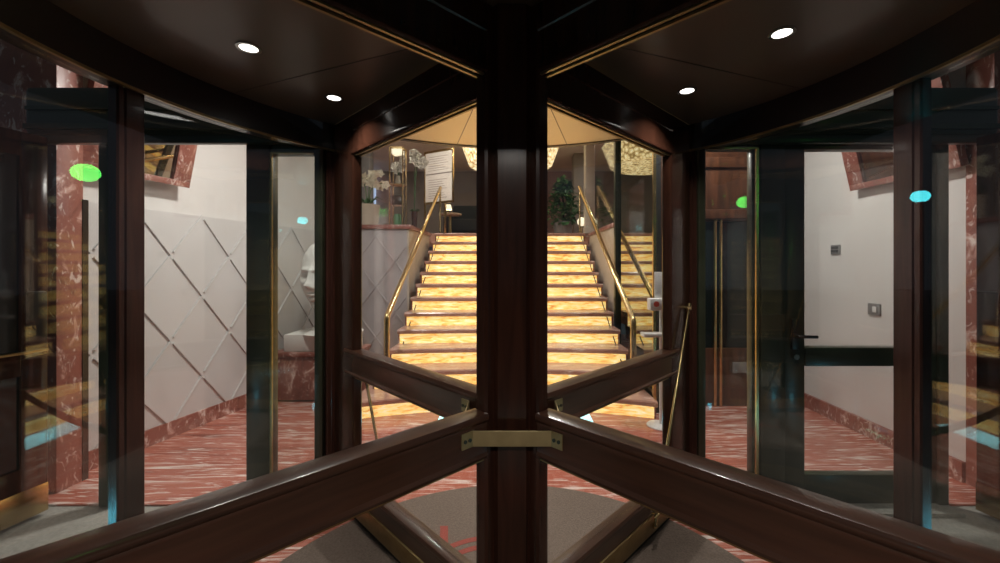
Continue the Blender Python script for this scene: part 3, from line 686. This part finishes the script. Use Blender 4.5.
# notice board in a brass frame
nb = thing('notice_board', (-1.45, 8.1, HALL), 'standing notice board with papers in a brass frame', 'notice board', rz=0)
a, c = Vector((-1.77, 8.3, 0)), Vector((-1.13, 7.95, 0)); d = (c - a).normalized(); n = Vector((d.y, -d.x, 0))
mt = Matrix.Translation(a) @ Matrix(((d.x, n.x, 0, 0), (d.y, n.y, 0, 0), (0, 0, 1, 0), (0, 0, 0, 1))); W = (c - a).length
fm = MB()
for x0, x1, z0, z1 in ((0, .03, HALL, 3.80), (W - .03, W, 2.74, 3.80), (.03, W - .03, 3.76, 3.80), (.03, W - .03, 2.74, 2.78), (W - .22, W - .19, HALL, 2.74)): fm.box(x0, x1, -.015, .02, z0, z1, mt, .003)
part('frame', fm, M['brass'], nb)
part('board', MB().box(.03, W - .03, -.012, .004, 2.78, 3.76, mt), M['paper'], nb)
ln = MB(); ln.box(.04, W - .04, .004, .006, 3.32, 3.345, mt)
for k in range(7): ln.box(.1, W - .14 - .05 * (k % 3), .004, .006, 3.40 + .045 * k, 3.408 + .045 * k, mt)
for k in range(9): ln.box(.1, W - .16 - .04 * (k % 4), .004, .006, 2.85 + .045 * k, 2.858 + .045 * k, mt)
part('print', ln, M['ink'], nb)
# dark armchair and low table with a bright lamp near the notice board
ac = thing('armchair', (-1.0, 9.4, HALL), 'dark armchair beyond the top of the stairs', 'armchair')
part('seat', MB().box(-1.40, -.72, 9.1, 9.75, HALL + .16, HALL + .44, None, .04), M['dark_fabric'], ac)
part('backrest', MB().box(-1.40, -.72, 9.68, 9.86, HALL + .2, HALL + .82, None, .05), M['dark_fabric'], ac)
for x in (-1.46, -.70): part('armrest', MB().box(x - .07, x + .09, 9.1, 9.8, HALL + .14, HALL + .62, None, .04), M['dark_fabric'], ac)
for x in (-1.42, -.72):
    for y in (9.15, 9.75): part('leg', MB().tube([(x, y, HALL), (x, y, HALL + .17)], .02, 8), M['black_wood'], ac)
tb = thing('side_table', (-1.32, 8.75, HALL), 'low beige table by the notice board', 'table')
part('tabletop', MB().lathe([(.001, .47), (.24, .47), (.25, .485), (.24, .50), (.001, .50)], (-1.32, 8.75, HALL), 28), M['beige'], tb)
part('pedestal', MB().lathe([(.16, 0), (.15, .02), (.035, .06), (.03, .47)], (-1.32, 8.75, HALL), 20), M['brass_dull'], tb)
la = thing('table_lamp', (-1.36, 8.72, HALL + .50), 'small lit table lamp on the low beige table', 'lamp')
part('lamp_base', MB().lathe([(.05, 0), (.05, .015), (.012, .03), (.012, .10)], (-1.36, 8.72, HALL + .50), 16), M['brass'], la)
part('lamp_shade', MB().lathe([(.085, .08), (.06, .19), (.055, .19), (.08, .08)], (-1.36, 8.72, HALL + .50), 20), M['shade'], la)
# wide pendant lamp hidden behind the column but for its two ends
pd = thing('ceiling_lamp', (-.03, 8.5, 4.2), 'wide glowing ceiling lamp behind the centre column', 'ceiling light')
part('crystal_shade', MB().lathe([(1.08, 0), (1.08, -.04), (.86, -.62), (.83, -.635), (.001, -.635)], (-.03, 8.5, 4.2), 48), M['crystal'], pd)
part('rim', MB().arc((-.03, 8.5), 1.07, 1.11, 0, 360, 4.15, 4.2, 48, True), M['brass'], pd)
# columns
struct('trim_8', MB().box(-3.1, -2.85, 8.2, 8.45, HALL, 4.2, bev=.01), M['grey_stone'], 'dark grey column behind the brass stand', 'column')
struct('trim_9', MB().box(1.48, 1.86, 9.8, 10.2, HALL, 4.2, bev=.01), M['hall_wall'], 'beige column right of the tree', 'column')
struct('trim_10', MB().box(1.37, 1.55, 7.66, 7.84, HALL, 4.2, bev=.02).box(1.36, 1.56, 7.65, 7.85, HALL, HALL + .12), M['ivory'], 'slim ivory column at the stair head', 'column')
struct('window_4', MB().box(-4.55, -3.85, 11.55, 11.62, 2.8, 4.05), M['blue_lit'], 'pale blue lit window at the back left', 'window')
# tree in pot
tr = thing('potted_tree', (1.12, 9.0, HALL), 'leafy green potted tree right of the stair head', 'potted plant')
part('pot', MB().lathe([(.17, 0), (.23, .36), (.21, .36), (.2, .33), (.001, .33)], (1.12, 9.0, HALL), 28), M['grey_stone'], tr)
part('trunk', MB().tube([(1.12, 9.0, HALL + .3), (1.13, 9.0, HALL + .7), (1.10, 9.0, HALL + 1.1)], [.03, .025, .015], 8), M['soil'], tr)
lf = MB(); random.seed(5)
for k in range(700):
    th = rnd(0, 6.28); zz = rnd(.28, 1.30); rr = .40 * math.sqrt(rnd(0.03, 1)) * (1 - abs(zz - .62) / 1.0)
    p = Vector((1.12 + rr * math.cos(th), 9.0 + rr * math.sin(th), HALL + zz)); L = rnd(.09, .16)
    d = Vector((rnd(-1, 1), rnd(-1, 1), rnd(-.8, .5))).normalized(); s = d.cross(Vector((0, 0, 1))).normalized() * L * .33; m = p + d * L * .5 + Vector((0, 0, .012))
    lf.add([p, p + d * L * .5 + s, p + d * L, p + d * L * .5 - s, m], [(0, 1, 4), (1, 2, 4), (2, 3, 4), (3, 0, 4)])
part('foliage', lf, M['leaf'], tr)
pp = thing('potted_fern', (1.62, 6.6, HALL), 'low dark green plant on the right low wall', 'potted plant')
part('pot', MB().lathe([(.08, 0), (.11, .12), (.1, .12), (.001, .10)], (1.62, 6.6, HALL), 24), M['black_wood'], pp)
lf = MB(); random.seed(9)
for k in range(46):
    a = rnd(0, 6.28); L = rnd(.15, .30); p = Vector((1.62, 6.6, HALL + .1)); d = Vector((math.cos(a), math.sin(a), 0)); s = Vector((-d.y, d.x, 0)); h = rnd(.4, 1.1)
    pts = [p, p + d * L * .45 + s * .025 + Vector((0, 0, L * h)), p + d * L + Vector((0, 0, L * h * .8)), p + d * L * .45 - s * .025 + Vector((0, 0, L * h)), p + d * L * .45 + Vector((0, 0, L * h * .93))]
    lf.add(pts, [(0, 1, 4), (1, 2, 4), (2, 3, 4), (3, 0, 4)])
part('fronds', lf, M['leaf'], pp)
wf = thing('white_lamp', (1.34, 7.9, HALL), 'small glowing white lamp at the right stair head', 'lamp')
part('foot', MB().lathe([(.07, 0), (.06, .02), (.015, .03), (.012, .17)], (1.34, 7.9, HALL), 16), M['brass'], wf)
part('globe', MB().ball((1.34, 7.9, HALL + .24), .085, sub=3), M['shade'], wf)

# ------------------------------------------------------------------ lobby and hall ceiling lights (real lamps)
LOB = [(-1.6, 3.4, 62), (1.7, 3.6, 54), (.2, 5.2, 34)]
for i, (x, y, pw) in enumerate(LOB):
    t = thing('lobby_light', (x, y, 3.4), 'recessed round light in the white lobby ceiling', 'ceiling light', 'recessed lights in the lobby ceiling')
    part('trim_ring', MB().arc((x, y), .14, .17, 0, 360, 3.388, 3.40, 32, True), M['steel'], t)
    part('lens', MB().lathe([(.001, -.002), (.14, -.002), (.13, -.008), (.001, -.01)], (x, y, 3.4), 32), M['hall_lens'], t)
    area_light('lamp', (x, y, 3.375), pw, .26, (1, .965, .935), t)
for x, y, pw in ((-1.6, 7.0, 46), (2.6, 8.4, 24), (-3.4, 9.0, 16)):
    t = thing('hall_light', (x, y, 4.2), 'recessed round light in the upper hall ceiling', 'ceiling light', 'recessed lights in the hall ceiling')
    part('trim_ring', MB().arc((x, y), .14, .17, 0, 360, 4.188, 4.20, 32, True), M['steel'], t)
    part('lens', MB().lathe([(.001, -.002), (.14, -.002), (.13, -.008), (.001, -.01)], (x, y, 4.2), 32), M['hall_lens'], t)
    area_light('lamp', (x, y, 4.175), pw, .26, (1, .93, .85), t)

# ------------------------------------------------------------------ unseen lamp added outside to light the near rails and pilasters
t = thing('added_fill_lamp', (0, -2.0, 3.1), 'round fill lamp added unseen under the dark soffit outside the door', 'ceiling light')
part('trim_ring', MB().arc((0, -2.0), .11, .14, 0, 360, 3.09, 3.12, 32, True), M['steel'], t)
part('lens', MB().lathe([(.001, 0), (.11, 0), (.10, -.008), (.001, -.01)], (0, -2.0, 3.1), 32), M['hall_lens'], t)
area_light('lamp', (0, -2.0, 3.085), 75, .2, (1, .93, .85), t)
struct('ceiling_exterior', MB().box(-4.2, 4.2, -3.0, -1.0, 3.12, 3.3), M['black_wood'], 'dark soffit over the pavement outside', 'ceiling')

for gx, lb in ((-2.6, 'unseen cyan ground light added outside left for the glow in the bronze stiles'), (2.6, 'unseen cyan ground light added outside right for the glow in the bronze stiles')):
    t = thing('added_ground_light', (gx, 1.15, -.012), lb, 'ground light', 'added ground lights outside the door')  # unseen lights added for the cyan glow on the stiles
    part('rim', MB().arc((gx, 1.15), .14, .17, 0, 360, -.012, .0, 32, True), M['steel'], t)
    part('lens', MB().lathe([(.001, 0), (.14, 0), (.13, .008), (.001, .010)], (gx, 1.15, -.010), 32), M['added_ground_lens'], t)

# ------------------------------------------------------------------ street lamps behind the camera, seen only as reflections in the glass
def street_lamp(x, y, z, sx_, sz_, mat, label, col):
    t = thing('street_lamp', (x, y, -.05), label, 'street lamp')
    part('pole', MB().tube([(x, y, -.05), (x, y, z - sz_ * .9)], .05, 10), M['black'], t)
    part('lamp_head', MB().ball((x, y, z), 1, (sx_, sx_, sz_), 3), mat, t)
    part('cap', MB().lathe([(sx_ * .5, sz_ * .9), (sx_ * .3, sz_ * 1.2), (.001, sz_ * 1.25)], (x, y, z), 16), M['black'], t)
street_lamp(7.3, -7.65, 3.5, .24, .19, M['green_lamp'], 'green street lamp mirrored in the glass on both sides', None)
street_lamp(-5.4, -5.37, 2.67, .13, .10, M['cyan_lamp'], 'cyan street lamp mirrored in the glass on both sides', None)
